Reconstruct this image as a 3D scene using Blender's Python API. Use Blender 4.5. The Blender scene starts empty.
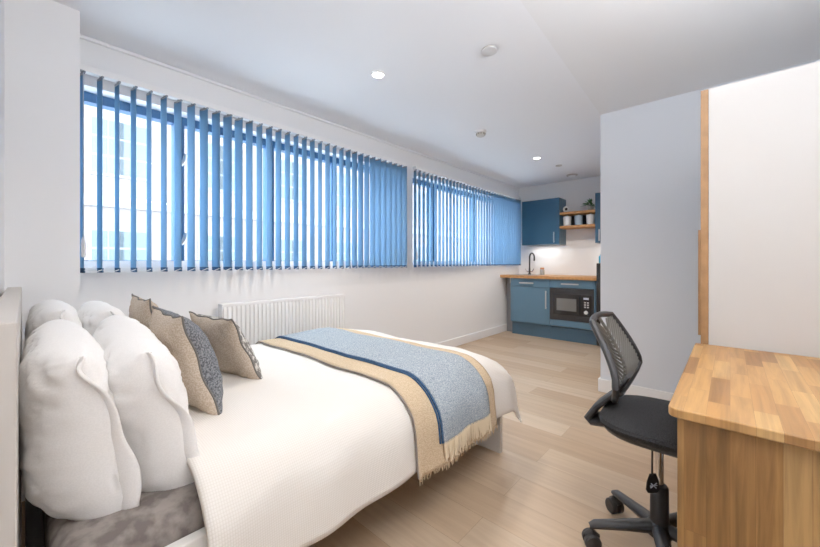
import bpy, bmesh, math, random
from mathutils import Vector, Matrix, noise
random.seed(7)
S = bpy.context.scene
COL = S.collection
H = 1.10            # eye height
CEIL = 2.353
YW = 2.65           # window wall plane
XK = 5.64           # kitchen wall plane
XP = 3.30           # partition face
YP = 0.815          # partition corner

# ------------------------------------------------------------------ materials
def newmat(name):
    m = bpy.data.materials.new(name); m.use_nodes = True
    nt = m.node_tree
    return m, nt, nt.nodes['Principled BSDF']

def plain(name, col, rough=.6, metal=0., bump=0., bscale=200., var=0., vscale=6., spec=.5, sheen=0.):
    m, nt, p = newmat(name)
    p.inputs['Base Color'].default_value = (*col, 1)
    p.inputs['Roughness'].default_value = rough
    p.inputs['Metallic'].default_value = metal
    p.inputs['Specular IOR Level'].default_value = spec
    if sheen: p.inputs['Sheen Weight'].default_value = sheen
    tc = nt.nodes.new('ShaderNodeTexCoord')
    if var:
        n = nt.nodes.new('ShaderNodeTexNoise'); n.inputs['Scale'].default_value = vscale
        n.inputs['Detail'].default_value = 4
        nt.links.new(tc.outputs['Object'], n.inputs['Vector'])
        r = nt.nodes.new('ShaderNodeValToRGB')
        r.color_ramp.elements[0].position = .3; r.color_ramp.elements[1].position = .7
        r.color_ramp.elements[0].color = (*[c*(1-var) for c in col], 1)
        r.color_ramp.elements[1].color = (*[min(1, c*(1+var)) for c in col], 1)
        nt.links.new(n.outputs['Fac'], r.inputs['Fac']); nt.links.new(r.outputs['Color'], p.inputs['Base Color'])
    if bump:
        n = nt.nodes.new('ShaderNodeTexNoise'); n.inputs['Scale'].default_value = bscale
        n.inputs['Detail'].default_value = 3
        nt.links.new(tc.outputs['Object'], n.inputs['Vector'])
        b = nt.nodes.new('ShaderNodeBump'); b.inputs['Strength'].default_value = bump; b.inputs['Distance'].default_value = .005
        nt.links.new(n.outputs['Fac'], b.inputs['Height']); nt.links.new(b.outputs['Normal'], p.inputs['Normal'])
    return m

def planks(name, length, width, cols, axis='Y', rough=.4, gap=.0012, grain=1., bump=.15, spec=.4, contrast=1.):
    """staves / boards running along `axis` ('X','Y','Z'), procedural"""
    m, nt, p = newmat(name)
    N, L = nt.nodes.new, nt.links.new
    g = N('ShaderNodeNewGeometry')
    sep = N('ShaderNodeSeparateXYZ'); L(g.outputs['Position'], sep.inputs[0])
    cmb = N('ShaderNodeCombineXYZ')
    others = {'X': ('X', 'Y'), 'Y': ('Y', 'X'), 'Z': ('Z', 'Y')}[axis]
    L(sep.outputs[others[0]], cmb.inputs[0]); L(sep.outputs[others[1]], cmb.inputs[1])
    br = N('ShaderNodeTexBrick')
    br.offset = .37; br.offset_frequency = 2; br.squash = 1; 
    br.inputs['Color1'].default_value = (0, 0, 0, 1); br.inputs['Color2'].default_value = (1, 1, 1, 1)
    br.inputs['Mortar'].default_value = (.5, .5, .5, 1)
    br.inputs['Scale'].default_value = 1; br.inputs['Mortar Size'].default_value = gap
    br.inputs['Mortar Smooth'].default_value = .1
    br.inputs['Brick Width'].default_value = length; br.inputs['Row Height'].default_value = width
    br.inputs['Bias'].default_value = 0
    L(cmb.outputs[0], br.inputs['Vector'])
    # irregular shift of each row's joints
    ramp = N('ShaderNodeValToRGB')
    while len(ramp.color_ramp.elements) < len(cols): ramp.color_ramp.elements.new(.5)
    for i, c in enumerate(cols):
        ramp.color_ramp.elements[i].position = i/(len(cols)-1); ramp.color_ramp.elements[i].color = (*c, 1)
    L(br.outputs['Color'], ramp.inputs['Fac'])
    # grain, offset per board
    mp = N('ShaderNodeVectorMath'); mp.operation = 'MULTIPLY'
    mp.inputs[1].default_value = (2.2*grain, 38*grain, 38*grain)
    L(cmb.outputs[0], mp.inputs[0])
    ad = N('ShaderNodeVectorMath'); ad.operation = 'ADD'; L(mp.outputs[0], ad.inputs[0])
    sc = N('ShaderNodeVectorMath'); sc.operation = 'SCALE'; sc.inputs['Scale'].default_value = 37.
    L(br.outputs['Color'], sc.inputs[0]); L(sc.outputs[0], ad.inputs[1])
    no = N('ShaderNodeTexNoise'); no.inputs['Scale'].default_value = 1; no.inputs['Detail'].default_value = 6
    no.inputs['Roughness'].default_value = .6; no.inputs['Distortion'].default_value = .6
    L(ad.outputs[0], no.inputs['Vector'])
    gr = N('ShaderNodeValToRGB'); gr.color_ramp.elements[0].position = .32; gr.color_ramp.elements[1].position = .62
    gr.color_ramp.elements[0].color = (1-.32*contrast,)*3 + (1,); gr.color_ramp.elements[1].color = (1.0,)*3 + (1,)
    L(no.outputs['Fac'], gr.inputs['Fac'])
    mx = N('ShaderNodeMix'); mx.data_type = 'RGBA'; mx.blend_type = 'MULTIPLY'; mx.inputs['Factor'].default_value = 1
    L(ramp.outputs['Color'], mx.inputs['A']); L(gr.outputs['Color'], mx.inputs['B'])
    m2 = N('ShaderNodeMix'); m2.data_type = 'RGBA'; L(br.outputs['Fac'], m2.inputs['Factor'])
    L(mx.outputs['Result'], m2.inputs['A']); m2.inputs['B'].default_value = (*[c*.45 for c in cols[0]], 1)
    L(m2.outputs['Result'], p.inputs['Base Color'])
    p.inputs['Roughness'].default_value = rough; p.inputs['Specular IOR Level'].default_value = spec
    bp = N('ShaderNodeBump'); bp.inputs['Strength'].default_value = bump; bp.inputs['Distance'].default_value = .002
    L(no.outputs['Fac'], bp.inputs['Height']); L(bp.outputs['Normal'], p.inputs['Normal'])
    return m

def weave(name, c1, c2, scale=260, rough=.95, stretch=(1, 1, 1), bump=.3, detail=2, lo=.4, hi=.6):
    m, nt, p = newmat(name)
    N, L = nt.nodes.new, nt.links.new
    tc = N('ShaderNodeTexCoord'); mp = N('ShaderNodeMapping'); mp.inputs['Scale'].default_value = stretch
    L(tc.outputs['Object'], mp.inputs['Vector'])
    n = N('ShaderNodeTexNoise'); n.inputs['Scale'].default_value = scale; n.inputs['Detail'].default_value = detail
    L(mp.outputs[0], n.inputs['Vector'])
    r = N('ShaderNodeValToRGB'); r.color_ramp.elements[0].position = lo; r.color_ramp.elements[1].position = hi
    r.color_ramp.elements[0].color = (*c1, 1); r.color_ramp.elements[1].color = (*c2, 1)
    L(n.outputs['Fac'], r.inputs['Fac']); L(r.outputs['Color'], p.inputs['Base Color'])
    b = N('ShaderNodeBump'); b.inputs['Strength'].default_value = bump; b.inputs['Distance'].default_value = .003
    L(n.outputs['Fac'], b.inputs['Height']); L(b.outputs['Normal'], p.inputs['Normal'])
    p.inputs['Roughness'].default_value = rough; p.inputs['Specular IOR Level'].default_value = .2
    return m

def emit(name, col, strength):
    m = bpy.data.materials.new(name); m.use_nodes = True; nt = m.node_tree
    nt.nodes.remove(nt.nodes['Principled BSDF'])
    e = nt.nodes.new('ShaderNodeEmission'); e.inputs[0].default_value = (*col, 1); e.inputs[1].default_value = strength
    nt.links.new(e.outputs[0], nt.nodes['Material Output'].inputs[0]); return m

M = {}
M['wall'] = plain('wall_paint', (.80, .805, .82), .75, bump=.05, bscale=90, spec=.3)
M['wallgrey'] = plain('partition_paint', (.66, .69, .74), .75, bump=.05, bscale=90, spec=.3)
M['ceil'] = plain('ceiling_paint', (.79, .80, .83), .8, spec=.2)
M['ceil_shade'] = plain('ceiling_paint_shade', (.76, .765, .78), .8, spec=.2)  # slightly greyer copy of the ceiling paint, carrying the shade difference
M['trimw'] = plain('gloss_white', (.82, .82, .83), .35)
M['floor'] = planks('floor_oak', 1.25, .19, [(.41, .28, .175), (.475, .34, .225), (.52, .395, .28), (.44, .31, .20)], 'Y', rough=.36, contrast=.5, grain=.7, gap=.0006)
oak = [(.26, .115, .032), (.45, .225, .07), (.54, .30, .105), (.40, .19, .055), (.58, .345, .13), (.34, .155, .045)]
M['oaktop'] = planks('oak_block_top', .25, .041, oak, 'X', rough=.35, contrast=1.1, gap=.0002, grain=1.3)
M['oakside_shaded'] = planks('oak_block_side_shaded', .46, .041, [tuple(c*.8 for c in q) for q in oak], 'Z', rough=.4, contrast=1.5, gap=.0002, grain=1.3)  # shade painted in: oak colours darkened for the less lit desk panels
M['oakedge'] = plain('oak_edging', (.30, .155, .06), .5, var=.2, vscale=20)
M['oakshelf'] = plain('oak_shelf', (.45, .22, .075), .5, var=.25, vscale=25)
M['white'] = plain('white_board', (.52, .505, .49), .5)
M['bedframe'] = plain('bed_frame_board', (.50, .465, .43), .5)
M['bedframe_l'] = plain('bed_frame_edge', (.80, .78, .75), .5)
M['linen'] = weave('white_cotton', (.80, .79, .78), (.84, .83, .82), 300, .9, bump=.05)
M['mattress'] = weave('grey_plush', (.13, .11, .10), (.24, .21, .19), 25, .95, bump=.2, detail=5)
M['tan'] = weave('tan_weave', (.50, .37, .235), (.63, .49, .335), 420, .95, stretch=(.3, 1, 1), bump=.5)
M['bluethrow'] = weave('blue_grey_herringbone', (.19, .235, .28), (.44, .48, .51), 300, .95, stretch=(1, .5, 1), bump=.5, detail=3)
M['navyedge'] = weave('navy_binding', (.03, .07, .14), (.05, .10, .19), 120)
M['fringe'] = plain('cream_yarn', (.74, .62, .44), .9)
M['cushtan'] = weave('beige_linen', (.42, .34, .26), (.55, .46, .37), 200, .95, bump=.25)
M['cushgrey'] = weave('charcoal_melange', (.07, .075, .085), (.22, .23, .25), 160, .95, bump=.4, detail=4)
M['cushknit'] = weave('grey_white_knit', (.17, .16, .15), (.62, .60, .56), 42, .95, stretch=(1, 1, 2.2), bump=.5, detail=4, lo=.48, hi=.6)
M['cushpipe'] = plain('cushion_piping', (.12, .11, .10), .8)
M['navy'] = plain('navy_wall_unit', (.022, .085, .16), .42, spec=.5)
M['blue'] = plain('slate_blue_unit', (.085, .18, .27), .42, spec=.5)
M['bluedk'] = plain('slate_blue_plinth', (.05, .11, .17), .5)
M['darkback'] = plain('dark_panel', (.015, .02, .028), .6)
M['steel'] = plain('brushed_steel', (.62, .62, .62), .3, metal=1.)
M['chrome'] = plain('chrome', (.75, .75, .77), .12, metal=1.)
M['blackm'] = plain('black_metal', (.015, .015, .017), .35)
M['blackp'] = plain('black_plastic', (.022, .023, .026), .45, bump=.1, bscale=500)
M['greyp'] = plain('grey_plastic_ribs', (.10, .095, .085), .5)
M['blackf'] = weave('black_fabric', (.012, .012, .013), (.035, .035, .037), 400, .95, bump=.3)
M['glossblack'] = plain('glossy_black', (.02, .02, .022), .15)
M['frost'] = plain('microwave_window', (.16, .16, .155), .2)
M['ceram'] = plain('white_ceramic', (.75, .75, .74), .3)
M['ceramblue'] = plain('blue_grey_ceramic', (.30, .38, .46), .35)
M['copper'] = plain('copper_lid', (.45, .19, .08), .4)
M['leaf'] = plain('leaf_green', (.035, .13, .03), .5, var=.4, vscale=30)
M['cyan'] = plain('cyan_plastic', (.02, .35, .60), .4)
M['frameblue'] = plain('blue_aluminium', (.02, .115, .27), .4)
M['pot'] = plain('grey_pot', (.40, .39, .37), .6)
M['concrete'] = plain('pale_paving', (.6, .6, .6), .9)
M['greyfill'] = plain('grey_filler', (.25, .25, .26), .6)  # shadow grey of the filler strip; blind hooks share it
M['rimgrey'] = plain('pale_grey_plastic', (.60, .60, .61), .5)
M['lamp'] = emit('lamp_face', (1, .97, .92), 30)
M['rad'] = plain('radiator_white', (.80, .80, .81), .35)
M['mark'] = plain('tag_print', (.55, .6, .7), .5)

def duvet_mat():
    m, nt, p = newmat('waffle_cotton')
    N, L = nt.nodes.new, nt.links.new
    p.inputs['Base Color'].default_value = (.83, .80, .765, 1); p.inputs['Roughness'].default_value = .9
    p.inputs['Specular IOR Level'].default_value = .2
    uv = N('ShaderNodeTexCoord'); sp = N('ShaderNodeSeparateXYZ'); L(uv.outputs['UV'], sp.inputs[0])
    def wav(o):
        a = N('ShaderNodeMath'); a.operation = 'MULTIPLY'; a.inputs[1].default_value = 2*math.pi/.013; L(sp.outputs[o], a.inputs[0])
        s = N('ShaderNodeMath'); s.operation = 'SINE'; L(a.outputs[0], s.inputs[0])
        b = N('ShaderNodeMath'); b.operation = 'ABSOLUTE'; L(s.outputs[0], b.inputs[0]); return b
    mm = N('ShaderNodeMath'); mm.operation = 'MULTIPLY'; L(wav(0).outputs[0], mm.inputs[0]); L(wav(1).outputs[0], mm.inputs[1])
    b = N('ShaderNodeBump'); b.inputs['Strength'].default_value = .28; b.inputs['Distance'].default_value = .002
    L(mm.outputs[0], b.inputs['Height']); L(b.outputs['Normal'], p.inputs['Normal'])
    r = N('ShaderNodeValToRGB'); r.color_ramp.elements[0].color = (.72, .675, .62, 1); r.color_ramp.elements[1].color = (.80, .765, .72, 1)
    r.color_ramp.elements[1].position = .5
    L(mm.outputs[0], r.inputs['Fac']); L(r.outputs['Color'], p.inputs['Base Color'])
    return m
M['duvet'] = duvet_mat()

def vane_mat():
    m = bpy.data.materials.new('vane_fabric'); m.use_nodes = True; nt = m.node_tree
    nt.nodes.remove(nt.nodes['Principled BSDF'])
    N, L = nt.nodes.new, nt.links.new
    d = N('ShaderNodeBsdfDiffuse'); d.inputs[0].default_value = (.20, .31, .43, 1)
    t = N('ShaderNodeBsdfTranslucent'); t.inputs[0].default_value = (.30, .53, .73, 1)
    x = N('ShaderNodeMixShader'); x.inputs[0].default_value = .5
    L(d.outputs[0], x.inputs[1]); L(t.outputs[0], x.inputs[2])
    n = N('ShaderNodeTexNoise'); n.inputs['Scale'].default_value = 300
    b = N('ShaderNodeBump'); b.inputs['Strength'].default_value = .15; b.inputs['Distance'].default_value = .002
    L(n.outputs['Fac'], b.inputs['Height']); L(b.outputs[0], d.inputs['Normal'])
    L(x.outputs[0], nt.nodes['Material Output'].inputs[0]); return m
M['vane'] = vane_mat()

def glass_mat():
    m = bpy.data.materials.new('window_glass'); m.use_nodes = True; nt = m.node_tree
    nt.nodes.remove(nt.nodes['Principled BSDF'])
    N, L = nt.nodes.new, nt.links.new
    t = N('ShaderNodeBsdfTransparent'); t.inputs[0].default_value = (.93, .96, .97, 1)
    g = N('ShaderNodeBsdfGlossy'); g.inputs['Roughness'].default_value = .02
    x = N('ShaderNodeMixShader'); x.inputs[0].default_value = .04; L(t.outputs[0], x.inputs[1]); L(g.outputs[0], x.inputs[2])
    L(x.outputs[0], nt.nodes['Material Output'].inputs[0]); return m
M['glass'] = glass_mat()

def brick_mat():
    m, nt, p = newmat('pale_brick')
    N, L = nt.nodes.new, nt.links.new
    g = N('ShaderNodeNewGeometry'); sep = N('ShaderNodeSeparateXYZ'); L(g.outputs['Position'], sep.inputs[0])
    c = N('ShaderNodeCombineXYZ'); L(sep.outputs['X'], c.inputs[0]); L(sep.outputs['Z'], c.inputs[1])
    b = N('ShaderNodeTexBrick'); b.inputs['Color1'].default_value = (.125, .098, .094, 1); b.inputs['Color2'].default_value = (.145, .118, .114, 1)
    b.inputs['Mortar'].default_value = (.155, .145, .142, 1); b.inputs['Scale'].default_value = 1
    b.inputs['Brick Width'].default_value = .225; b.inputs['Row Height'].default_value = .075; b.inputs['Mortar Size'].default_value = .01
    L(c.outputs[0], b.inputs['Vector']); L(b.outputs['Color'], p.inputs['Base Color']); p.inputs['Roughness'].default_value = .9
    return m
M['brick'] = brick_mat()
M['sash'] = plain('stone_sash', (.16, .165, .175), .5)
M['pane2'] = plain('reflective_pane', (.05, .07, .088), .3)

# ------------------------------------------------------------------ geometry helpers
def obj(name, bm, mat, parent=None, smooth=True, bevel=0., seg=2, sub=0, solid=0., ang=40, up=False):
    me = bpy.data.meshes.new(name)
    bmesh.ops.recalc_face_normals(bm, faces=bm.faces)
    if up:
        bm.normal_update()
        if sum(f.normal.z*f.calc_area() for f in bm.faces) < 0: bmesh.ops.reverse_faces(bm, faces=bm.faces)
    bm.to_mesh(me); bm.free()
    for mm in (mat if isinstance(mat, (list, tuple)) else [mat]): me.materials.append(mm)
    o = bpy.data.objects.new(name, me); COL.objects.link(o)
    if parent is not None: o.parent = parent
    if smooth:
        for p in me.polygons: p.use_smooth = True
    if solid:
        s = o.modifiers.new('solid', 'SOLIDIFY'); s.thickness = solid; s.offset = -1
    if bevel:
        b = o.modifiers.new('bevel', 'BEVEL'); b.width = bevel; b.segments = seg; b.limit_method = 'ANGLE'; b.angle_limit = math.radians(35)
        b.harden_normals = True
    if sub:
        s = o.modifiers.new('sub', 'SUBSURF'); s.levels = sub; s.render_levels = sub
    if smooth and not bevel and ang:
        try: me.set_sharp_from_angle(angle=math.radians(ang))
        except Exception: pass
    return o

def box(bm, x0, x1, y0, y1, z0, z1, mi=0):
    v = [bm.verts.new((x, y, z)) for x in (x0, x1) for y in (y0, y1) for z in (z0, z1)]
    for f in ((0, 1, 3, 2), (4, 6, 7, 5), (0, 4, 5, 1), (2, 3, 7, 6), (0, 2, 6, 4), (1, 5, 7, 3)):
        fc = bm.faces.new([v[i] for i in f]); fc.material_index = mi
    return v

def BX(*a):
    bm = bmesh.new(); box(bm, *a); return bm

def tube(bm, pts, r, n=8, cap=True, ry=None):
    """pts list of Vector, r radius or list; elliptical if ry"""
    pts = [Vector(p) for p in pts]; rings = []
    rs = r if isinstance(r, (list, tuple)) else [r]*len(pts)
    up0 = None
    for i, p in enumerate(pts):
        t = (pts[min(i+1, len(pts)-1)] - pts[max(i-1, 0)]).normalized()
        if up0 is None:
            a = Vector((0, 0, 1)) if abs(t.z) < .9 else Vector((1, 0, 0))
            up0 = (a - a.dot(t)*t).normalized()
        else:
            up0 = (up0 - up0.dot(t)*t).normalized()
        s = t.cross(up0)
        q = (ry[i] if isinstance(ry, (list, tuple)) else ry) if ry else rs[i]
        rings.append([bm.verts.new(p + s*rs[i]*math.cos(2*math.pi*k/n) + up0*q*math.sin(2*math.pi*k/n)) for k in range(n)])
    for a, b in zip(rings, rings[1:]):
        for k in range(n): bm.faces.new([a[k], a[(k+1) % n], b[(k+1) % n], b[k]])
    if cap:
        bm.faces.new(rings[0][::-1]); bm.faces.new(rings[-1])

def looptube(bm, pts, r, n=8):
    pts = [Vector(p) for p in pts]; N_ = len(pts); rings = []
    nrm = Vector((0, 0, 0))
    for i in range(N_): nrm += pts[i].cross(pts[(i+1) % N_])
    nrm.normalize()
    for i, p in enumerate(pts):
        t = (pts[(i+1) % N_] - pts[i-1]).normalized(); s = t.cross(nrm).normalized(); u = s.cross(t)
        rings.append([bm.verts.new(p + s*r*math.cos(2*math.pi*k/n) + u*r*math.sin(2*math.pi*k/n)) for k in range(n)])
    for i in range(N_):
        a, b = rings[i], rings[(i+1) % N_]
        for k in range(n): bm.faces.new([a[k], a[(k+1) % n], b[(k+1) % n], b[k]])

def lathe(bm, prof, c=(0, 0, 0), n=24, axis='Z', cap=True):
    """prof = [(r, h)...]"""
    rings = []
    for r, h in prof:
        ring = []
        for k in range(n):
            a = 2*math.pi*k/n; x, y = r*math.cos(a), r*math.sin(a)
            v = {'Z': (x, y, h), 'X': (h, x, y), 'Y': (x, h, y)}[axis]
            ring.append(bm.verts.new((c[0]+v[0], c[1]+v[1], c[2]+v[2])))
        rings.append(ring)
    for a, b in zip(rings, rings[1:]):
        for k in range(n): bm.faces.new([a[k], a[(k+1) % n], b[(k+1) % n], b[k]])
    if cap:
        bm.faces.new(rings[0][::-1]); bm.faces.new(rings[-1])

def thing(name, label, cat, loc=(0, 0, 0), group=None, rot=None):
    o = bpy.data.objects.new(name, None); COL.objects.link(o); o.location = loc; o.empty_display_size = .1
    if rot: o.rotation_euler = rot
    o['label'] = label; o['category'] = cat
    if group: o['group'] = group
    return o
def tag(o, label, cat, group=None):
    o['label'] = label; o['category'] = cat
    if group: o['group'] = group
    return o
def struct(name, bm, mat, **k):
    o = obj(name, bm, mat, **{'smooth': False, **k}); o['kind'] = 'structure'; return o

# ------------------------------------------------------------------ the room
XH = -.062; YB = -.62
struct('floor', BX(XH-.2, XK+.2, YB-.2, YW+.2, -.12, 0), M['floor'])
struct('ceiling', BX(XH-.2, XK+.2, YB-.2, YW+.2, CEIL, CEIL+.15), M['ceil'])
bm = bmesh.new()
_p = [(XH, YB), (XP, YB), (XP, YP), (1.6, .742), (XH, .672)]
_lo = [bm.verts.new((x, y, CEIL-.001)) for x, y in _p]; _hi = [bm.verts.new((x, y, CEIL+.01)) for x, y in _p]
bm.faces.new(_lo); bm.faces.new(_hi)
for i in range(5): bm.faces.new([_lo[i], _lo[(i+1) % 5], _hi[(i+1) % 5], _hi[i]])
struct('ceiling_shade', bm, M['ceil_shade'])       # near-flush patch over the desk side, subtle shade put into its greyer colour
W1 = (.10, 2.74); W2 = (2.95, 5.52); WZ = (1.055, 2.085); YO = YW+.20
bm = bmesh.new()
box(bm, XH-.2, XK+.2, YW, YO, 0, WZ[0])
box(bm, XH-.2, XK+.2, YW, YO, WZ[1], CEIL)
box(bm, XH-.2, W1[0], YW, YO, WZ[0], WZ[1]); box(bm, W1[1], W2[0], YW, YO, WZ[0], WZ[1]); box(bm, W2[1], XK+.2, YW, YO, WZ[0], WZ[1])
struct('wall_window', bm, M['wall'])
struct('wall_headboard', BX(XH-.2, XH, YB-.2, YW, 0, CEIL), M['wall'])
struct('wall_pillar', BX(XH, .1845, 2.40, YW, 0, CEIL), M['wall'])
struct('wall_kitchen', BX(XK, XK+.2, YP-.2, YW, 0, CEIL), M['wall'])
struct('wall_desk', BX(XH, XP, YB-.2, YB, 0, CEIL), M['wall'])
struct('wall_partition', BX(XP, XK, YB, YP, 0, CEIL), M['wallgrey'])
def skirting(name, x0, x1, y0, y1):
    struct(name, BX(x0, x1, y0, y1, 0, .11), M['trimw'], bevel=.004)
skirting('baseboard_window', .1845, XK, YW-.016, YW)
skirting('baseboard_partition', XP-.016, XP, YB, YP+.016)
skirting('baseboard_corridor', XP, XK-.9, YP, YP+.016)
skirting('baseboard_kitchen', XK-.016, XK, YP+.02, YW-.02)
struct('trim_2', BX(.1845, XK, YW-.02, YW, CEIL-.022, CEIL), M['ceil'], bevel=.008)

def window(name, x0, x1, mull, handles):
    w = bpy.data.objects.new(name, None); COL.objects.link(w); w.location = ((x0+x1)/2, YW+.13, WZ[0]); w['kind'] = 'structure'
    ox, oy, oz = w.location
    f = .055; y0, y1 = YW+.10-oy, YW+.165-oy
    bm = bmesh.new(); a, b = x0-ox, x1-ox; z0, z1 = 0, WZ[1]-oz
    box(bm, a, b, y0, y1, z0, z0+f); box(bm, a, b, y0, y1, z1-f, z1); box(bm, a, a+f, y0, y1, z0+f, z1-f); box(bm, b-f, b, y0, y1, z0+f, z1-f)
    o = obj('window_frame', bm, M['frameblue'], w, smooth=False); o['kind'] = 'structure'
    for m_ in mull:
        o = obj('mullion', BX(m_-.03-ox, m_+.03-ox, y0-.012, y1, z0+f, z1-f), M['frameblue'], w, bevel=.003); o['kind'] = 'structure'
    o = obj('glass_pane', BX(a+f, b-f, .0, .006, z0+f, z1-f), M['glass'], w, smooth=False); o['kind'] = 'structure'
    for hx in handles:
        for hz in (1.22, 1.75):
            bm = bmesh.new(); lathe(bm, [(.012, 0), (.012, .014)], (hx-ox, y0-.028, hz-oz), 12, 'Y')
            tube(bm, [(hx-ox, y0-.034, hz-oz), (hx-ox+.02, y0-.04, hz-oz+.03), (hx-ox+.03, y0-.038, hz-oz+.075)], [.015, .012, .010])
            o = obj('handle', bm, M['steel'], w); o['kind'] = 'structure'
    bm = bmesh.new(); box(bm, a, b, YW-oy, y0, 0, .012); box(bm, a, b, y0-.02, y0-.001, .012, .052)
    o = obj('window_sill', bm, M['trimw'], w, smooth=False); o['kind'] = 'structure'
window('window_1', W1[0], W1[1], (.70, 1.335, 1.95), (.70, ))
window('window_2', W2[0], W2[1], (3.43, 4.40), ())

# ------------------------------------------------------------------ vertical blinds
def interp(f, pts):
    for (a, b), (c, d) in zip(pts, pts[1:]):
        if f <= c: return b+(d-b)*(f-a)/(c-a)
    return pts[-1][1]
def blind(x0, x1, label, ang, ctrl):
    yb = 2.592; zt = 2.137; zb = 1.045
    t = thing('vertical_blind', label, 'blind', (x0, yb, zb))
    L_ = x1-x0
    obj('headrail', BX(-.01, L_+.01, -.022, .022, zt-zb-.006, zt-zb+.03), M['trimw'], t, bevel=.003)
    n = int(round(L_/.0752)); 
    # a vane: slightly curved strip with a bottom weight, hung from a carrier
    bm = bmesh.new(); K = 6; w = .089
    rows = [.0, .006, .03, .5, 1.0, zt-zb-.015]
    g = [[bm.verts.new((.006*(1-(2*k/K-1)**2), -w/2+w*k/K, z)) for k in range(K+1)] for z in rows]
    for a, b in zip(g, g[1:]):
        for k in range(K): bm.faces.new([a[k], a[k+1], b[k+1], b[k]])
    vane = obj('vane', bm, M['vane'], t, solid=.0006)
    bm = bmesh.new(); box(bm, -.0015, .0055, -w/2+.002, w/2-.002, -.004, .022)
    wt = obj('bottom_weight', bm, M['navyedge'], vane, bevel=.001)
    bm = bmesh.new(); box(bm, -.002, .008, -.040, .040, zt-zb-.022, zt-zb-.013); tube(bm, [(.002, 0, zt-zb-.025), (.002, 0, zt-zb-.004)], .004, 6)
    hk = obj('hook', bm, M['greyfill'], vane)
    for i in range(n+1):
        if i == 0: v = vane
        else:
            v = vane.copy(); COL.objects.link(v); v.parent = t
            for c in (wt, hk):
                c2 = c.copy(); COL.objects.link(c2); c2.parent = v
        v.location = (L_*i/n, 0, 0)
        a_ = ang(i/n) + random.uniform(-2.5, 2.5)
        v.rotation_euler = (0, 0, -math.radians(a_))
    # bottom chains
    for s in (-1, 1):
        bm = bmesh.new()
        for i in range(n):
            a = L_*i/n; b = L_*(i+1)/n; off = s*.04
            sx = math.sin(math.radians(ang(i/n)))*off
            tube(bm, [(a+sx, off, .012), ((a+b)/2+sx, off, -.004), (b+sx, off, .012)], .0022, 4, cap=False)
        obj('spacer_chain', bm, M['trimw'], t)
    bm = bmesh.new(); tube(bm, [(ctrl, -.03, zt-zb), (ctrl, -.032, .18)], .0018, 6)
    c = obj('control_cord', bm, M['trimw'], t)
    bm = bmesh.new(); lathe(bm, [(.004, .19), (.009, .17), (.010, .09), (.006, .08)], (ctrl, -.032, 0), 12)
    obj('cord_weight', bm, M['trimw'], c)
blind(.205, 2.745, 'grey blue vertical blind over the long window beside the bed', lambda f: interp(f, ((0,-8),(.12,-5),(.2,-13),(.3,-15),(.38,-4),(.5,3),(.65,13),(.8,5),(1,0))), .005)
blind(2.925, 5.53, 'grey blue vertical blind over the far window nearest the kitchen', lambda f: interp(f, ((0,30),(.22,33),(.57,40),(.8,34),(1,25))), -.004)

# ------------------------------------------------------------------ outside
def facade():
    Y = 15.
    t = thing('brick_building', 'pale brick building with white sash windows across the street outside', 'building', (6, Y, -4))
    obj('wall', BX(-14, 34, 0, .5, 0, 15), M['brick'], t, smooth=False)
    obj('stone_band', BX(-14, 34, -.12, 0, 6.9, 7.25), M['sash'], t, smooth=False)
    first = None
    k = 0
    for zz in (4.3, 7.9, 11.2):
        for i in range(15):
            x = -6 + i*1.0 + (.9 if i % 2 else 0) - 6 + i*.55
            if first is None:
                bm = bmesh.new(); box(bm, 0, .95, -.06, 0, 0, 1.9)
                o = obj('window', bm, M['sash'], t, smooth=False)
                bm = bmesh.new()
                for a in (0, 1):
                    for b in (0, 1, 2): box(bm, .07+a*.42, .45+a*.42, -.08, -.062, .08+b*.6, .62+b*.6)
                g = obj('pane', bm, M['pane2'], o, smooth=False); first = (o, g)
            else:
                o = first[0].copy(); COL.objects.link(o); o.parent = t
                g = first[1].copy(); COL.objects.link(g); g.parent = o
            o.location = (x+1.8, 0, zz)
facade()
struct('ground_outside', BX(-20, 45, YO+.3, 40, -4.3, -4.0), M['concrete'])

# ------------------------------------------------------------------ radiator
t = thing('radiator', 'white ribbed panel radiator on the wall below the window', 'radiator', (.905, 2.60, .2))
bm = bmesh.new(); Lr = 1.024; n = 34; hgt = .60
prof = []
for i in range(n):
    a = Lr*i/n; w = Lr/n
    prof += [(a+w*.08, -.040), (a+w*.26, -.052), (a+w*.66, -.052), (a+w*.84, -.040)]
prof = [(0, -.045)] + prof + [(Lr, -.045)]
lo = [bm.verts.new((x, y if i not in (0, len(prof)-1) else -.045, .02)) for i, (x, y) in enumerate(prof)]
lo0 = [bm.verts.new((x, -.044, 0)) for x, y in prof]
hi = [bm.verts.new((x, y, hgt-.03)) for x, y in prof]
hi0 = [bm.verts.new((x, -.044, hgt-.008)) for x, y in prof]
for a, b in ((lo0, lo), (lo, hi), (hi, hi0)):
    for i in range(len(prof)-1): bm.faces.new([a[i], a[i+1], b[i+1], b[i]])
obj('front_panel', bm, M['rad'], t, solid=.0)
obj('top_grille', BX(-.003, Lr+.003, -.047, .03, hgt-.01, hgt+.012), M['rad'], t, bevel=.004)
for x in (-.003, Lr-.001): obj('side_cover', BX(x, x+.004, -.047, .03, 0, hgt+.0), M['rad'], t, bevel=.001)
obj('rear_panel', BX(0, Lr, .015, .03, .01, hgt-.01), M['rad'], t, smooth=False)
bm = bmesh.new(); tube(bm, [(-.02, -.01, .04), (-.035, -.01, .03), (-.035, -.01, -.2)], .009)
obj('supply_pipe', bm, M['trimw'], t)
for bx in (.15, .85): obj('bracket', BX(bx, bx+.04, .03, .05, .1, .5), M['rad'], t)

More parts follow.
